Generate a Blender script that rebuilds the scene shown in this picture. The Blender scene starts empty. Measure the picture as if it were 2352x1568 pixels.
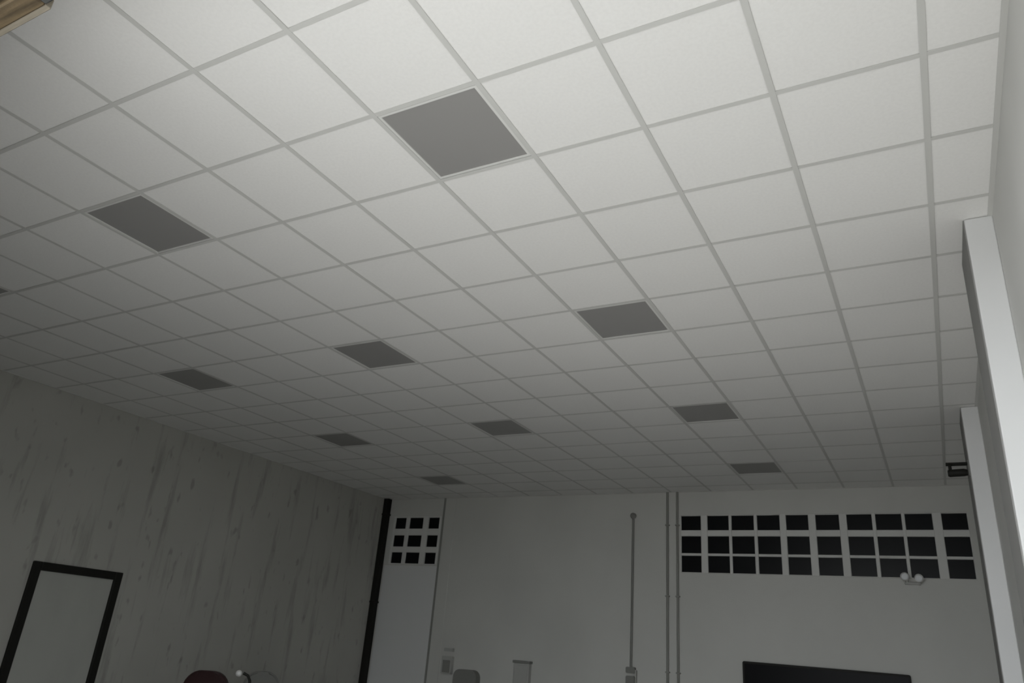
import bpy, bmesh, math, random
from mathutils import Matrix, Vector

random.seed(7)
C = bpy.context.scene.collection

# ------------------------------------------------------------------ camera
CAM = Vector((1.60701, -1.63904, 1.59494))
YAW, PIT, ROLL = math.radians(-30.17869), math.radians(22.44357), math.radians(4.82701)
cy, sy, cp, sp, cr, sr = math.cos(YAW), math.sin(YAW), math.cos(PIT), math.sin(PIT), math.cos(ROLL), math.sin(ROLL)
fw = Vector((sy * cp, cy * cp, sp))
rt = Vector((cy, -sy, 0))
up = rt.cross(fw)
rt2 = cr * rt + sr * up
up2 = -sr * rt + cr * up
cam_data = bpy.data.cameras.new('camera')
cam = bpy.data.objects.new('camera', cam_data)
C.objects.link(cam)
M = Matrix((rt2, up2, -fw)).transposed().to_4x4()
M.translation = CAM
cam.matrix_world = M
cam_data.sensor_fit = 'HORIZONTAL'
cam_data.sensor_width = 36
cam_data.lens = 26.3507
cam_data.clip_start = 0.05
sc = bpy.context.scene
sc.camera = cam

# ------------------------------------------------------------------ light
SKY, SUN = 6.8, 16.0
SUN_EL, SUN_AZ = 40, 4
world = bpy.data.worlds.new('sky')
sc.world = world
world.use_nodes = True
bg = world.node_tree.nodes['Background']
bg.inputs[0].default_value = (0.93, 0.97, 1.0, 1)
bg.inputs[1].default_value = SKY
sd = bpy.data.lights.new('sun', 'SUN')
sd.energy = SUN
sd.angle = math.radians(1.5)
sd.color = (1.0, 0.97, 0.92)
sun = bpy.data.objects.new('sun', sd)
C.objects.link(sun)
el, az = math.radians(SUN_EL), math.radians(SUN_AZ)
sun_dir = Vector((math.sin(az) * math.cos(el), -math.cos(az) * math.cos(el), math.sin(el)))   # towards the sun
sun.rotation_euler = (-sun_dir).to_track_quat('-Z', 'Y').to_euler()
sun.location = (0, -20, 30)

vs = sc.view_settings
vs.view_transform = 'Standard'
vs.look = 'None'
vs.exposure = 0.05
vs.gamma = 1.0
vs.use_curve_mapping = False
sc.cycles.diffuse_bounces = 8
sc.cycles.max_bounces = 12
sc.cycles.use_denoising = True
sc.cycles.filter_width = 2.2

# ------------------------------------------------------------------ materials
def mat(name, col, rough=0.8, spec=0.3, metal=0.0, noise=None, bump=None):
    """noise = (scale xyz, amount, detail); bump = (scale, strength)"""
    m = bpy.data.materials.new(name)
    m.use_nodes = True
    nt = m.node_tree
    b = nt.nodes['Principled BSDF']
    b.inputs['Roughness'].default_value = rough
    b.inputs['Metallic'].default_value = metal
    b.inputs['Specular IOR Level'].default_value = spec
    c4 = (*col, 1)
    b.inputs['Base Color'].default_value = c4
    if noise or bump:
        tc = nt.nodes.new('ShaderNodeTexCoord')
    if noise:
        s, amt, det = noise
        mp = nt.nodes.new('ShaderNodeMapping')
        mp.inputs['Scale'].default_value = s
        nt.links.new(tc.outputs['Object'], mp.inputs[0])
        n = nt.nodes.new('ShaderNodeTexNoise')
        n.inputs['Scale'].default_value = 1.0
        n.inputs['Detail'].default_value = det
        nt.links.new(mp.outputs[0], n.inputs['Vector'])
        r = nt.nodes.new('ShaderNodeValToRGB')
        r.color_ramp.elements[0].position = 0.32
        r.color_ramp.elements[1].position = 0.62
        r.color_ramp.elements[0].color = tuple(x * (1 - amt) for x in col) + (1,)
        r.color_ramp.elements[1].color = c4
        nt.links.new(n.outputs['Fac'], r.inputs[0])
        nt.links.new(r.outputs[0], b.inputs['Base Color'])
    if bump:
        n2 = nt.nodes.new('ShaderNodeTexNoise')
        n2.inputs['Scale'].default_value = bump[0]
        n2.inputs['Detail'].default_value = 4
        nt.links.new(tc.outputs['Object'], n2.inputs['Vector'])
        bp = nt.nodes.new('ShaderNodeBump')
        bp.inputs['Strength'].default_value = bump[1]
        bp.inputs['Distance'].default_value = 0.01
        nt.links.new(n2.outputs['Fac'], bp.inputs['Height'])
        nt.links.new(bp.outputs[0], b.inputs['Normal'])
    return m

M_TILE = mat('mineral_tile', (0.83, 0.825, 0.81), 0.9, 0.15, noise=((60, 60, 60), 0.03, 3), bump=(220, 0.08))
M_TBAR = mat('painted_tee_bar', (0.595, 0.595, 0.575), 0.7, 0.3)
M_PLENUM = mat('plenum_concrete', (0.25, 0.25, 0.25), 0.9)
M_LFRAME = mat('white_panel_frame', (0.70, 0.70, 0.68), 0.5, 0.3)
M_DIFF = mat('grey_diffuser', (0.30, 0.295, 0.287), 0.42, 0.45)
M_WALL = mat('painted_wall', (0.50, 0.50, 0.475), 0.8, 0.2, noise=((1.2, 1.2, 0.8), 0.06, 3), bump=(30, 0.06))
M_INFILL = mat('pale_infill_paint', (0.57, 0.572, 0.568), 0.8, 0.2, bump=(30, 0.05))
M_WALLR = mat('white_wall', (0.60, 0.60, 0.58), 0.75, 0.25, noise=((1.5, 1.5, 1.0), 0.05, 3), bump=(30, 0.05))
M_LINTEL = mat('dark_grey_lintel_paint', (0.06, 0.062, 0.06), 0.8, 0.15)
M_SIDE = mat('dark_column_side', (0.25, 0.248, 0.24), 0.85, 0.15, bump=(30, 0.1))
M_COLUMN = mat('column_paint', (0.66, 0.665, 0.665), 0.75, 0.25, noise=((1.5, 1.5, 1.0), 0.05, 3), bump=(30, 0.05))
M_LATT = mat('lattice_paint', (0.55, 0.55, 0.53), 0.8, 0.2, bump=(40, 0.08))
M_DARK = mat('black_opening_glass', (0.006, 0.0065, 0.0070), 0.3, 0.10)
M_BLACK = mat('black_paint', (0.010, 0.010, 0.008), 0.6, 0.2)
M_DOOR = mat('door_leaf_paint', (0.38, 0.385, 0.355), 0.7, 0.2, noise=((3, 3, 1.2), 0.08, 4))
M_GREY = mat('plain_grey', (0.21, 0.21, 0.195), 0.6, 0.3)
M_BOX = mat('grey_box_plastic', (0.36, 0.36, 0.34), 0.6, 0.3)
M_DBOX = mat('dark_grey_plastic', (0.19, 0.19, 0.178), 0.6, 0.3)
M_WHITE = mat('white_plastic', (0.52, 0.52, 0.505), 0.45, 0.4)
M_LENS = mat('lamp_lens', (0.42, 0.43, 0.43), 0.2, 0.5)
M_MAROON = mat('maroon_leather', (0.016, 0.0035, 0.004), 0.38, 0.5, bump=(60, 0.15))
M_GREYF = mat('grey_fabric', (0.14, 0.14, 0.13), 0.9, 0.1, bump=(300, 0.2))
M_CHROME = mat('steel', (0.5, 0.5, 0.5), 0.35, 0.5, metal=1.0)
M_FLOOR = mat('floor_tile', (0.185, 0.184, 0.18), 0.5, 0.4, noise=((2, 2, 2), 0.1, 4))
M_GROUND = mat('outside_paving', (0.25, 0.249, 0.245), 0.9, 0.2, noise=((0.8, 0.8, 0.8), 0.2, 5))
M_TIMBER = mat('brown_timber', (0.12, 0.088, 0.05), 0.75, 0.25, noise=((3, 40, 40), 0.6, 5), bump=(40, 0.3))
M_TIMBERL = mat('pale_timber_batten', (0.27, 0.24, 0.19), 0.75, 0.25, noise=((4, 30, 30), 0.35, 5))
M_SCREEN = mat('black_screen', (0.004, 0.004, 0.005), 0.35, 0.06)

def concrete_wall():
    m = bpy.data.materials.new('stained_concrete')
    m.use_nodes = True
    nt = m.node_tree
    N, L = nt.nodes, nt.links
    b = N['Principled BSDF']
    b.inputs['Roughness'].default_value = 0.85
    b.inputs['Specular IOR Level'].default_value = 0.2
    tc = N.new('ShaderNodeTexCoord')

    def noise(scale, det, rough=0.5):
        mp = N.new('ShaderNodeMapping')
        mp.inputs['Scale'].default_value = scale
        L.new(tc.outputs['Object'], mp.inputs[0])
        n = N.new('ShaderNodeTexNoise')
        n.inputs['Scale'].default_value = 1.0
        n.inputs['Detail'].default_value = det
        n.inputs['Roughness'].default_value = rough
        L.new(mp.outputs[0], n.inputs['Vector'])
        return n.outputs['Fac']

    def ramp(fac, p0, c0, p1, c1):
        r = N.new('ShaderNodeValToRGB')
        r.color_ramp.elements[0].position = p0
        r.color_ramp.elements[1].position = p1
        r.color_ramp.elements[0].color = (c0, c0, c0, 1)
        r.color_ramp.elements[1].color = (c1, c1, c1, 1)
        L.new(fac, r.inputs[0])
        return r.outputs[0]

    def mul(a, bb):
        x = N.new('ShaderNodeMix')
        x.data_type = 'RGBA'
        x.blend_type = 'MULTIPLY'
        x.inputs[0].default_value = 1.0
        L.new(a, x.inputs[6])
        L.new(bb, x.inputs[7])
        return x.outputs[2]

    streak = ramp(noise((1, 6.5, 0.7), 5, 0.6), 0.31, 0.74, 0.45, 1.0)      # tall run-off stains
    spots = ramp(noise((1, 9.0, 4.0), 2), 0.27, 0.74, 0.36, 1.0)           # small dark blotches
    broad = ramp(noise((1, 0.8, 0.7), 3), 0.3, 0.90, 0.7, 1.0)
    base = N.new('ShaderNodeRGB')
    base.outputs[0].default_value = (0.39, 0.386, 0.355, 1)
    L.new(mul(mul(mul(base.outputs[0], streak), spots), broad), b.inputs['Base Color'])
    bp = N.new('ShaderNodeBump')
    bp.inputs['Strength'].default_value = 0.12
    bp.inputs['Distance'].default_value = 0.01
    L.new(noise((25, 25, 25), 5), bp.inputs['Height'])
    L.new(bp.outputs[0], b.inputs['Normal'])
    return m
M_CONC = concrete_wall()

# ------------------------------------------------------------------ helpers
def box(bm, x0, x1, y0, y1, z0, z1, bev=0.0, seg=1):
    r = bmesh.ops.create_cube(bm, size=1.0)
    vs_ = r['verts']
    for v in vs_:
        v.co = Vector(((x0 + x1) / 2 + v.co.x * (x1 - x0), (y0 + y1) / 2 + v.co.y * (y1 - y0), (z0 + z1) / 2 + v.co.z * (z1 - z0)))
    if bev:
        es = {e for v in vs_ for e in v.link_edges}
        bmesh.ops.bevel(bm, geom=list(es), offset=bev, segments=seg, affect='EDGES', profile=0.5)

def tube(bm, pts, rad, seg=10):
    """round tube through the points, rad is one number or one per point"""
    pts = [Vector(q) for q in pts]
    rads = rad if isinstance(rad, (list, tuple)) else [rad] * len(pts)
    rings = []
    for i, q in enumerate(pts):
        t = (pts[min(i + 1, len(pts) - 1)] - pts[max(i - 1, 0)]).normalized()
        a = Vector((0, 0, 1)) if abs(t.z) < 0.9 else Vector((1, 0, 0))
        n1 = t.cross(a).normalized()
        n2 = t.cross(n1).normalized()
        rings.append([bm.verts.new(q + rads[i] * (math.cos(k * 2 * math.pi / seg) * n1 + math.sin(k * 2 * math.pi / seg) * n2)) for k in range(seg)])
    for a, b_ in zip(rings, rings[1:]):
        for k in range(seg):
            bm.faces.new((a[k], a[(k + 1) % seg], b_[(k + 1) % seg], b_[k]))
    bm.faces.new(rings[0][::-1])
    bm.faces.new(rings[-1])

def prism(bm, outline, axis, d0, d1):
    """extrude a 2-D outline along an axis ('x': outline is (y,z); 'y': (x,z); 'z': (x,y))"""
    def P(a, b_, d):
        return Vector((d, a, b_)) if axis == 'x' else Vector((a, d, b_)) if axis == 'y' else Vector((a, b_, d))
    A = [bm.verts.new(P(a, b_, d0)) for a, b_ in outline]
    B = [bm.verts.new(P(a, b_, d1)) for a, b_ in outline]
    n = len(A)
    for k in range(n):
        bm.faces.new((A[k], A[(k + 1) % n], B[(k + 1) % n], B[k]))
    bm.faces.new(A[::-1])
    bm.faces.new(B)

def rounded(x0, x1, z0, z1, r, seg=5):
    o = []
    for cx, cz, a0 in ((x1 - r, z1 - r, 0), (x0 + r, z1 - r, 90), (x0 + r, z0 + r, 180), (x1 - r, z0 + r, 270)):
        for k in range(seg + 1):
            a = math.radians(a0 + 90 * k / seg)
            o.append((cx + r * math.cos(a), cz + r * math.sin(a)))
    return o

def mesh(name, bm, m, smooth=False):
    bmesh.ops.recalc_face_normals(bm, faces=bm.faces)
    me = bpy.data.meshes.new(name)
    bm.to_mesh(me)
    bm.free()
    me.materials.append(m)
    if smooth:
        for f_ in me.polygons:
            f_.use_smooth = True
        me.set_sharp_from_angle(angle=math.radians(40))
    return me

def link(name, me, parent=None, loc=(0, 0, 0)):
    o = bpy.data.objects.new(name, me)
    C.objects.link(o)
    o.location = loc
    if parent:
        o.parent = parent
    return o

def obj(name, bm, m, parent=None, smooth=False, loc=(0, 0, 0)):
    return link(name, mesh(name, bm, m, smooth), parent, loc)

def boxobj(name, dims, m, parent=None, bev=0.0, seg=1):
    bm = bmesh.new()
    box(bm, *dims, bev=bev, seg=seg)
    return obj(name, bm, m, parent)

def struct(o):
    o['kind'] = 'structure'
    return o

def thing(name, label, cat, loc=(0, 0, 0), rotz=0.0, group=None):
    o = bpy.data.objects.new(name, None)
    C.objects.link(o)
    o.empty_display_size = 0.1
    o.location = loc
    o.rotation_euler = (0, 0, rotz)
    o['label'] = label
    o['category'] = cat
    if group:
        o['group'] = group
    return o

# ------------------------------------------------------------------ room shell
T = 0.6                                   # ceiling module
XL, XR, YF, YB, H = -7.14, 2.09, -0.73, 9.36, 4.0
OPX, OPR, HEAD = -1.33, 1.88, 3.6                    # left jamb of the wide front opening, underside of the header

struct(boxobj('floor', (XL - 0.2, XR + 0.2, YF - 0.2, YB + 0.2, -0.2, 0), M_FLOOR))
g = boxobj('ground_outside', (-40, 40, -60, YF - 0.2, -0.25, -0.03), M_GROUND)
struct(g)

wl = struct(boxobj('wall_left', (XL - 0.2, XL, YF - 0.2, YB + 0.2, 0, H + 0.2), M_CONC))
struct(boxobj('wall_right', (XR, XR + 0.2, YF - 0.2, YB + 0.2, 0, H + 0.2), M_WALLR))

# front wall: solid to the left of the opening, a header above it
bm = bmesh.new()
box(bm, XL, OPX, YF - 0.25, YF, 0, H + 0.2)
box(bm, OPR, XR, YF - 0.25, YF, 0, H + 0.2)  # unseen right pier, added to darken the front right of the ceiling
struct(obj('wall_front', bm, M_WALL))
struct(boxobj('trim_1', (-0.965, OPR, YF - 0.2, YF, HEAD, H + 0.2), M_LINTEL, bev=0.006))   # painted lintel

# back wall with two openings for the block lattices
W1 = (-6.93, -5.91, 2.86, 3.69)
W2 = (-1.67, 1.995, 2.835, 3.66)
bm = bmesh.new()
y0, y1 = YB, YB + 0.2
z0, z1 = 0, H + 0.2
for dims in ((XL, W1[0], z0, z1), (W1[0], W1[1], z0, W1[2]), (W1[0], W1[1], W1[3], z1), (W1[1], W2[0], z0, z1),
             (W2[0], W2[1], z0, W2[2]), (W2[0], W2[1], W2[3], z1), (W2[1], XR, z0, z1)):
    box(bm, dims[0], dims[1], y0, y1, dims[2], dims[3])
wb = struct(obj('wall_back', bm, M_WALL))
ip = boxobj('infill_panel', (-7.0, -5.89, YB - 0.006, YB, 0, 2.84), M_INFILL, wb, bev=0.002)
ip['label'] = 'paler painted infill below the small lattice'

def lattice(name, win, xs, zs):
    """concrete block screen: upright ribs, cross ribs and a dark pane behind every hole"""
    x0, x1, z0, z1 = win
    root = boxobj(name, (x0, x1, YB + 0.07, YB + 0.19, z0, z1), M_DARK)
    struct(root)
    prev = x0
    for a, b_ in xs + [(x1, x1)]:
        if a - prev > 0.004:
            boxobj('upright_rib', (prev, a, YB - 0.004, YB + 0.065, z0, z1), M_LATT, root, bev=0.006)
        prev = b_
    prev = z0
    for a, b_ in sorted(zs) + [(z1, z1)]:
        if a - prev > 0.004:
            boxobj('cross_rib', (x0, x1, YB + 0.001, YB + 0.06, prev, a), M_LATT, root, bev=0.006)
        prev = b_
    for a, b_ in xs:
        for c, d in zs:
            boxobj('pane', (a - 0.008, b_ + 0.008, YB + 0.025, YB + 0.033, c - 0.008, d + 0.008), M_DARK, root)

lattice('window_1', W1, [(-6.89, -6.655), (-6.58, -6.285), (-6.17, -5.945)], [(3.475, 3.665), (3.165, 3.36), (2.88, 3.065)])
lattice('window_2', W2, [(-1.655, -1.365), (-1.27, -0.965), (-0.925, -0.615), (-0.57, -0.265), (-0.18, 0.11), (0.205, 0.50), (0.595, 0.90), (0.945, 1.25), (1.29, 1.60), (1.705, 1.985)],
        [(3.44, 3.645), (3.115, 3.355), (2.85, 3.08)])

# narrow pilaster beside the small lattice, and the two pilasters on the right wall
struct(boxobj('trim_2', (-5.83, -5.63, YB - 0.008, YB, 0, H), M_WALL, bev=0.003))
struct(boxobj('trim_5', (-5.885, -5.845, YB - 0.006, YB, 0, H), M_GREY, bev=0.002))      # dark joint strip
for n, yy in (('trim_3', 2.62), ('trim_4', 6.08)):
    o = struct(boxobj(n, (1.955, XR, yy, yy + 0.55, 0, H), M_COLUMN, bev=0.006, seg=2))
    boxobj('side_face', (1.949, 1.956, yy + 0.012, yy + 0.548, 0, H), M_SIDE, o)  # darker sheet over the inner face of the pilaster

# door in the left wall
d = struct(boxobj('door_1', (XL - 0.01, XL + 0.012, 3.44, 4.36, 0.005, 2.03), M_DOOR, bev=0.004))
boxobj('door_frame_side', (XL, XL + 0.05, 3.355, 3.445, 0, 2.115), M_BLACK, d, bev=0.006)
boxobj('door_frame_side', (XL, XL + 0.05, 4.355, 4.445, 0, 2.115), M_BLACK, d, bev=0.006)
boxobj('door_frame_head', (XL, XL + 0.052, 3.445, 4.355, 2.025, 2.115), M_BLACK, d, bev=0.006)
bm = bmesh.new()
tube(bm, [(XL + 0.012, 4.27, 0.82), (XL + 0.055, 4.27, 0.82), (XL + 0.06, 4.15, 0.82)], 0.011)
obj('door_handle', bm, M_CHROME, d, smooth=True)

# ------------------------------------------------------------------ suspended ceiling
ceil = struct(boxobj('ceiling', (XL, XR, YF, YB, H + 0.10, H + 0.2), M_PLENUM))
PANELS = [(c, r) for r in (1, 5, 9, 13) for c in (-1, -5, -9) if (c, r) != (-5, 13)]
tile_cache = {}
G = 0.0135                                 # half width of a tee flange
for i in range(-12, 4):
    for j in range(-2, 16):
        if (i, j) in PANELS:
            continue
        xa, xb = max(i * T, XL), min((i + 1) * T, XR)
        ya, yb = max(j * T, YF), min((j + 1) * T, YB)
        w, h = round(xb - xa - 0.004, 4), round(yb - ya - 0.004, 4)
        if w < 0.03 or h < 0.03:
            continue
        if (w, h) not in tile_cache:
            bm = bmesh.new()
            box(bm, -w / 2, w / 2, -h / 2, h / 2, 0, 0.015)
            tile_cache[(w, h)] = mesh('ceiling_tile', bm, M_TILE)
        o = link('ceiling_tile', tile_cache[(w, h)], ceil, ((xa + xb) / 2, (ya + yb) / 2, H + 0.0035 + random.uniform(0, 0.0012)))
        o.rotation_euler = (random.uniform(-0.002, 0.002), random.uniform(-0.002, 0.002), 0)
for i in range(-11, 4):
    bm = bmesh.new()
    box(bm, i * T - G, i * T + G, YF, YB, H - 0.0006, H + 0.001)
    box(bm, i * T - 0.0015, i * T + 0.0015, YF, YB, H + 0.001, H + 0.04)
    obj('main_runner', bm, M_TBAR, ceil)
for j in range(-1, 16):
    bm = bmesh.new()
    box(bm, XL, XR, j * T - G * 0.9, j * T + G * 0.9, H, H + 0.0015)
    obj('cross_tee', bm, M_TBAR, ceil)
for dims in ((XL, XL + 0.024, YF, YB), (XR - 0.024, XR, YF, YB), (XL, XR, YB - 0.024, YB), (XL, XR, YF, YF + 0.024)):
    boxobj('wall_angle', (*dims, H - 0.002, H + 0.002), M_TBAR, ceil)

# unlit flat light panels
cw = {-1: 'right-hand lengthwise row', -5: 'middle lengthwise row', -9: 'left-hand lengthwise row'}
rw = {1: 'first from the front', 5: 'second from the front', 9: 'third from the front', 13: 'last, near the back wall'}
S = T - 2 * G - 0.002
bm = bmesh.new()
F = 0.014
for dims in ((-S / 2, S / 2, -S / 2, -S / 2 + F), (-S / 2, S / 2, S / 2 - F, S / 2), (-S / 2, -S / 2 + F, -S / 2 + F, S / 2 - F), (S / 2 - F, S / 2, -S / 2 + F, S / 2 - F)):
    box(bm, *dims, 0.001, 0.014)
me_frame = mesh('frame', bm, M_LFRAME)
bm = bmesh.new()
box(bm, -S / 2 + F, S / 2 - F, -S / 2 + F, S / 2 - F, 0.004, 0.012)
me_diff = mesh('diffuser', bm, M_DIFF)
for c, r in PANELS:
    lab = 'unlit grey square ceiling light panel, %s in the %s' % (rw[r], cw[c])
    if (c, r) == (-1, 1):
        lab = 'largest unlit grey square ceiling light panel, first from the front in the right-hand row'
    t = thing('ceiling_light', lab, 'ceiling light', ((c + 0.5) * T, (r + 0.5) * T, H), 0, 'flat light panels in the tiled ceiling')
    link('frame', me_frame, t)
    link('diffuser', me_diff, t)

# ------------------------------------------------------------------ front timber header
hb = thing('timber_header', 'brown weathered timber header at the front edge of the tiled ceiling', 'beam', (-2.2, YF, HEAD))
def tb(name, x0, x1, y0, y1, z0, z1, m, bev=0.006):
    boxobj(name, (x0 + 2.2, x1 + 2.2, y0 - YF, y1 - YF, z0 - HEAD, z1 - HEAD), m, hb, bev)
tb('inner_plank', -3.4, -0.97, YF - 0.07, YF, HEAD, H + 0.15, M_TIMBER)
tb('middle_plank', -3.4, -0.985, YF - 0.135, YF - 0.075, HEAD + 0.03, H + 0.15, M_TIMBER)
tb('outer_plank', -3.4, -0.975, YF - 0.20, YF - 0.14, HEAD + 0.005, H + 0.15, M_TIMBER)
tb('edge_batten', -3.4, -0.972, YF, YF + 0.022, HEAD + 0.004, HEAD + 0.05, M_TIMBERL, 0.003)
tb('cross_cleat', -1.40, -1.305, YF - 0.2, YF - 0.02, HEAD - 0.025, HEAD, M_TIMBERL, 0.004)

# ------------------------------------------------------------------ things on the back wall
# black square pipe in the left corner
t = thing('corner_downpipe', 'black square downpipe standing in the back left corner', 'pipe', (-7.06, 9.30, 0))
boxobj('pipe_shaft', (-0.075, 0.035, -0.05, 0.055, 0, H - 0.002), M_BLACK, t, bev=0.012, seg=2)
for zz in (0.6, 2.2, 3.7):
    boxobj('wall_strap', (-0.079, 0.045, -0.054, 0.059, zz, zz + 0.03), M_BLACK, t, bev=0.003)

def stripe(x, label, r):  # thin grey tubes standing in for the shaded edges of a narrow pilaster
    t = thing('shade_stripe', label, 'stripe', (x, YB, 0), 0, 'paired shade stripes on the back wall')
    bm = bmesh.new()
    tube(bm, [(0, -r - 0.004, 0.0), (0, -r - 0.004, H - 0.003)], r)
    obj('stripe_run', bm, M_GREY, t, smooth=True)
    for zz in (0.5, 1.5, 2.5, 3.5):
        boxobj('stripe_clip', (-r - 0.012, r + 0.012, -2 * r - 0.007, 0, zz, zz + 0.018), M_GREY, t, bev=0.002)
stripe(-1.855, 'thin grey vertical conduit on the back wall for a shaded pilaster edge, left one of the close pair', 0.018)
stripe(-1.705, 'thin grey vertical conduit on the back wall for a shaded pilaster edge, right one of the close pair', 0.018)

t = thing('wall_rod', 'thin dark vertical rod on the back wall with a round knob on top', 'rod', (-2.385, YB, 0))
bm = bmesh.new()
tube(bm, [(0, -0.03, 1.5), (0, -0.03, 3.65)], 0.017)
obj('rod', bm, M_DBOX, t, smooth=True)
bm = bmesh.new()
tube(bm, [(0, 0, 3.65), (0, -0.02, 3.65), (0, -0.05, 3.65), (0, -0.062, 3.65)], [0.035, 0.045, 0.045, 0.025], 14)
obj('knob', bm, M_DBOX, t, smooth=True)
bm = bmesh.new()
prism(bm, rounded(-0.065, 0.065, 1.455, 1.535, 0.02), 'y', -0.07, 0)
obj('upper_box', bm, M_DBOX, t)
bm = bmesh.new()
prism(bm, rounded(-0.06, 0.07, 1.24, 1.42, 0.02), 'y', -0.08, 0)
obj('lower_box', bm, M_DBOX, t)
boxobj('side_plate', (0.06, 0.085, -0.05, 0, 1.24, 1.5), M_BOX, t, bev=0.004)

t = thing('wall_switch_box', 'small grey two-part box on the pilaster of the back wall', 'switch box', (-5.44, YB, 0))
bm = bmesh.new()
prism(bm, rounded(-0.09, 0.07, 1.53, 1.58, 0.012), 'y', -0.06, 0)
obj('cap', bm, M_BOX, t)
bm = bmesh.new()
prism(bm, rounded(-0.11, 0.08, 1.2, 1.46, 0.015), 'y', -0.07, 0)
obj('box_body', bm, M_BOX, t)
boxobj('front_plate', (-0.085, 0.055, -0.074, -0.06, 1.22, 1.40), M_GREY, t, bev=0.003)

t = thing('wall_dispenser', 'round-topped dark grey dispenser on the back wall right of the small switch box', 'dispenser', (-5.06, YB, 0))
bm = bmesh.new()
prism(bm, rounded(-0.21, 0.21, 0.80, 1.29, 0.11, 6), 'y', -0.13, 0)
obj('cover', bm, M_DBOX, t)
bm = bmesh.new()
prism(bm, rounded(-0.06, 0.06, 0.86, 1.0, 0.02), 'y', -0.136, -0.12)
obj('window_slot', bm, M_BOX, t)

t = thing('breaker_box', 'narrow upright grey breaker box on the middle of the back wall', 'breaker box', (-4.10, YB, 0))
boxobj('box_body', (-0.13, 0.13, -0.09, 0, 0.95, 1.455), M_BOX, t, bev=0.006)
boxobj('lid', (-0.145, 0.145, -0.11, 0, 1.455, 1.49), M_DBOX, t, bev=0.004)
boxobj('hinged_cover', (-0.11, 0.11, -0.1, -0.085, 0.98, 1.43), M_BOX, t, bev=0.004)

# emergency light with two round heads under the wide lattice
t = thing('emergency_light', 'white twin-head emergency light under the right end of the wide lattice', 'emergency light', (1.29, YB, 2.80))
boxobj('battery_case', (-0.09, 0.10, -0.03, 0, -0.04, -0.004), M_BOX, t, bev=0.008)
for x, zz in ((-0.075, 0.05), (0.08, 0.035)):
    bm = bmesh.new()
    tube(bm, [(x, -0.05, zz), (x, -0.07, zz), (x, -0.11, zz - 0.004), (x, -0.14, zz - 0.006), (x, -0.15, zz - 0.006)], [0.02, 0.038, 0.05, 0.052, 0.046], 16)
    h_ = obj('lamp_head', bm, M_WHITE, t, smooth=True)
    bm = bmesh.new()
    tube(bm, [(x, -0.148, zz - 0.006), (x, -0.154, zz - 0.006)], [0.043, 0.036], 16)
    obj('lens', bm, M_LENS, h_, smooth=True)
    bm = bmesh.new()
    tube(bm, [(x * 0.7, -0.035, -0.01), (x, -0.05, zz)], 0.012)
    obj('swivel', bm, M_WHITE, t, smooth=True)

# large black screen
t = thing('wall_screen', 'wide black flat screen low on the back wall below the wide lattice', 'television', (0.15, YB, 0.0))
bm = bmesh.new()
prism(bm, rounded(-0.99, 0.99, 0.60, 1.722, 0.022), 'y', -0.055, -0.005)
obj('bezel', bm, M_BLACK, t)
boxobj('screen_glass', (-0.965, 0.965, -0.057, -0.05, 0.635, 1.695), M_SCREEN, t)
boxobj('wall_bracket', (-0.2, 0.2, -0.01, 0, 0.95, 1.35), M_BLACK, t)
t.rotation_euler = (0, math.radians(0.35), 0)

# small camera on a bracket on the second pilaster
t = thing('security_camera', 'small dark camera on a flat bracket beside the second pilaster', 'camera', (1.955, 6.17, 3.5))
boxobj('bracket_arm', (-0.185, 0, -0.03, 0.05, -0.012, 0.004), M_BLACK, t, bev=0.002)
boxobj('mount_plate', (-0.014, 0, -0.04, 0.06, -0.125, 0.02), M_DBOX, t, bev=0.002)
bm = bmesh.new()
tube(bm, [(-0.155, 0.01, 0), (-0.155, 0.01, -0.06)], 0.014)
obj('stem', bm, M_BLACK, t, smooth=True)
bm = bmesh.new()
tube(bm, [(-0.02, -0.0, -0.085), (-0.05, 0, -0.085), (-0.165, 0, -0.09), (-0.178, 0, -0.09)], [0.028, 0.034, 0.034, 0.026], 14)
obj('camera_body', bm, M_BLACK, t, smooth=True)

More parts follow.
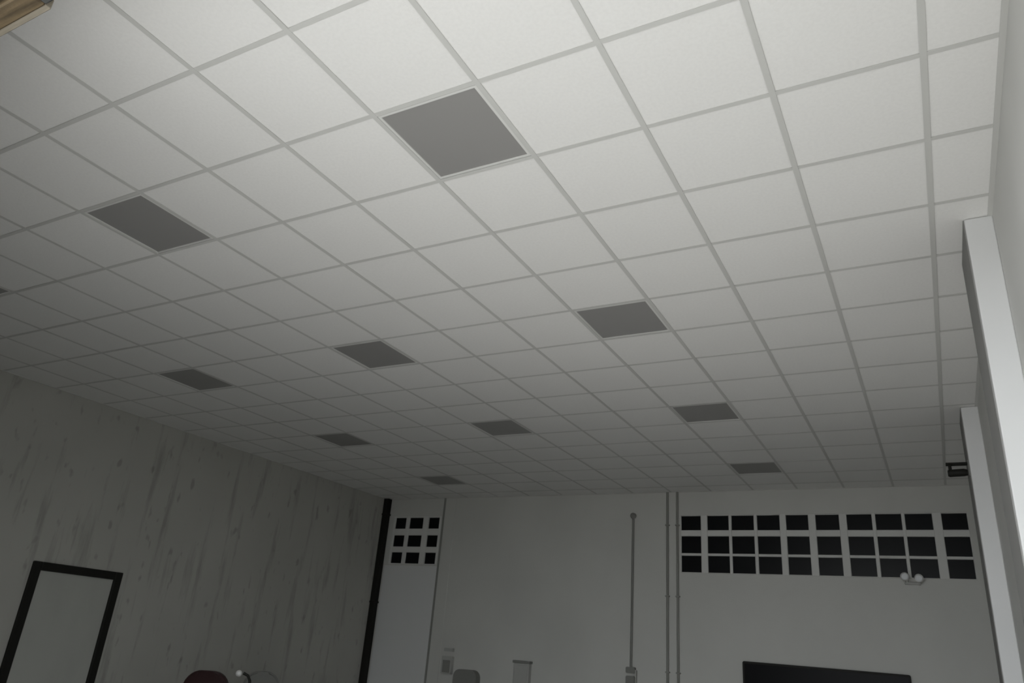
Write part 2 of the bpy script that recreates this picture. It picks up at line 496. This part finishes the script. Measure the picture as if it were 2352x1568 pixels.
# ------------------------------------------------------------------ chairs and lamp on the floor at the left
def office_chair(loc, rotz, label, m, top, w, curve):
    t = thing('office_chair', label, 'chair', loc, rotz, None)
    bm = bmesh.new()
    prism(bm, rounded(-w / 2, w / 2, 0.56, top, curve, 7), 'y', 0.20, 0.29)
    bmesh.ops.bevel(bm, geom=[e for e in bm.edges if abs(e.verts[0].co.y - e.verts[1].co.y) < 1e-5], offset=0.022, segments=3, affect='EDGES')
    obj('backrest', bm, m, t, smooth=True)
    bm = bmesh.new()
    prism(bm, rounded(-w / 2 - 0.01, w / 2 + 0.01, -0.27, 0.23, 0.08, 5), 'z', 0.44, 0.53)
    obj('seat', bm, m, t)
    bm = bmesh.new()
    tube(bm, [(0, 0.12, 0.43), (0, 0.31, 0.45), (0, 0.31, 0.75)], 0.022)
    obj('back_support', bm, M_BLACK, t, smooth=True)
    bm = bmesh.new()
    tube(bm, [(0, 0, 0.11), (0, 0, 0.28), (0, 0, 0.29), (0, 0, 0.44)], [0.03, 0.03, 0.018, 0.018])
    obj('gas_column', bm, M_CHROME, t, smooth=True)
    for s in (-1, 1):
        bm = bmesh.new()
        tube(bm, [(s * (w / 2 + 0.01), 0.12, 0.47), (s * (w / 2 + 0.045), 0.12, 0.5), (s * (w / 2 + 0.045), 0.12, 0.66), (s * (w / 2 + 0.045), -0.14, 0.68)], 0.018)
        obj('armrest', bm, M_BLACK, t, smooth=True)
    for k in range(5):
        a = k * 2 * math.pi / 5 + 0.3
        bm = bmesh.new()
        tube(bm, [(0, 0, 0.12), (0.29 * math.cos(a), 0.29 * math.sin(a), 0.075)], [0.025, 0.016])
        leg = obj('base_arm', bm, M_BLACK, t, smooth=True)
        bm = bmesh.new()
        cx_, cy_ = 0.29 * math.cos(a), 0.29 * math.sin(a)
        tube(bm, [(cx_ - 0.02 * math.sin(a), cy_ + 0.02 * math.cos(a), 0.03), (cx_ + 0.02 * math.sin(a), cy_ - 0.02 * math.cos(a), 0.03)], 0.03, 12)
        obj('caster', bm, M_BLACK, leg, smooth=True)
    return t

def on_ray(P, s):
    return CAM + (Vector(P) - CAM) * s
face = math.atan2(1.6 + 5, -1.6 - 4) + math.pi / 2      # turned towards the front opening
q = on_ray((-7.14, 6.27, 1.05), 0.74)
office_chair((q.x, q.y, 0), face - 0.25, 'dark maroon leather chair with a rounded back, by the left wall', M_MAROON, q.z + 0.01, 0.45, 0.17)
q = on_ray((-7.14, 7.08, 1.075), 0.80)
office_chair((q.x, q.y, 0), face + 0.1, 'grey fabric chair with a rounded back, right of the maroon chair', M_GREYF, q.z, 0.40, 0.16)

q = on_ray((-7.14, 6.60, 1.03), 0.70)
t = thing('reading_lamp', 'slim dark gooseneck floor lamp with small white head beside the maroon chair', 'lamp', (q.x + 0.10, q.y + 0.09, 0))
hx, hy = -0.10, -0.09
bm = bmesh.new()
tube(bm, [(0, 0, 0), (0, 0, 0.02), (0, 0, 0.03)], [0.13, 0.13, 0.03], 20)
obj('base', bm, M_BLACK, t, smooth=True)
bm = bmesh.new()
tube(bm, [(0, 0, 0.02), (0, 0, q.z - 0.14), (-0.005, -0.004, q.z - 0.06), (-0.025, -0.02, q.z - 0.015), (-0.06, -0.05, q.z + 0.005)], 0.014)
obj('neck', bm, M_BLACK, t, smooth=True)
bm = bmesh.new()
bmesh.ops.create_uvsphere(bm, u_segments=16, v_segments=10, radius=0.03)
for v in bm.verts:
    v.co = v.co + Vector((hx + 0.01, hy + 0.01, q.z))
obj('lamp_head', bm, M_WHITE, t, smooth=True)
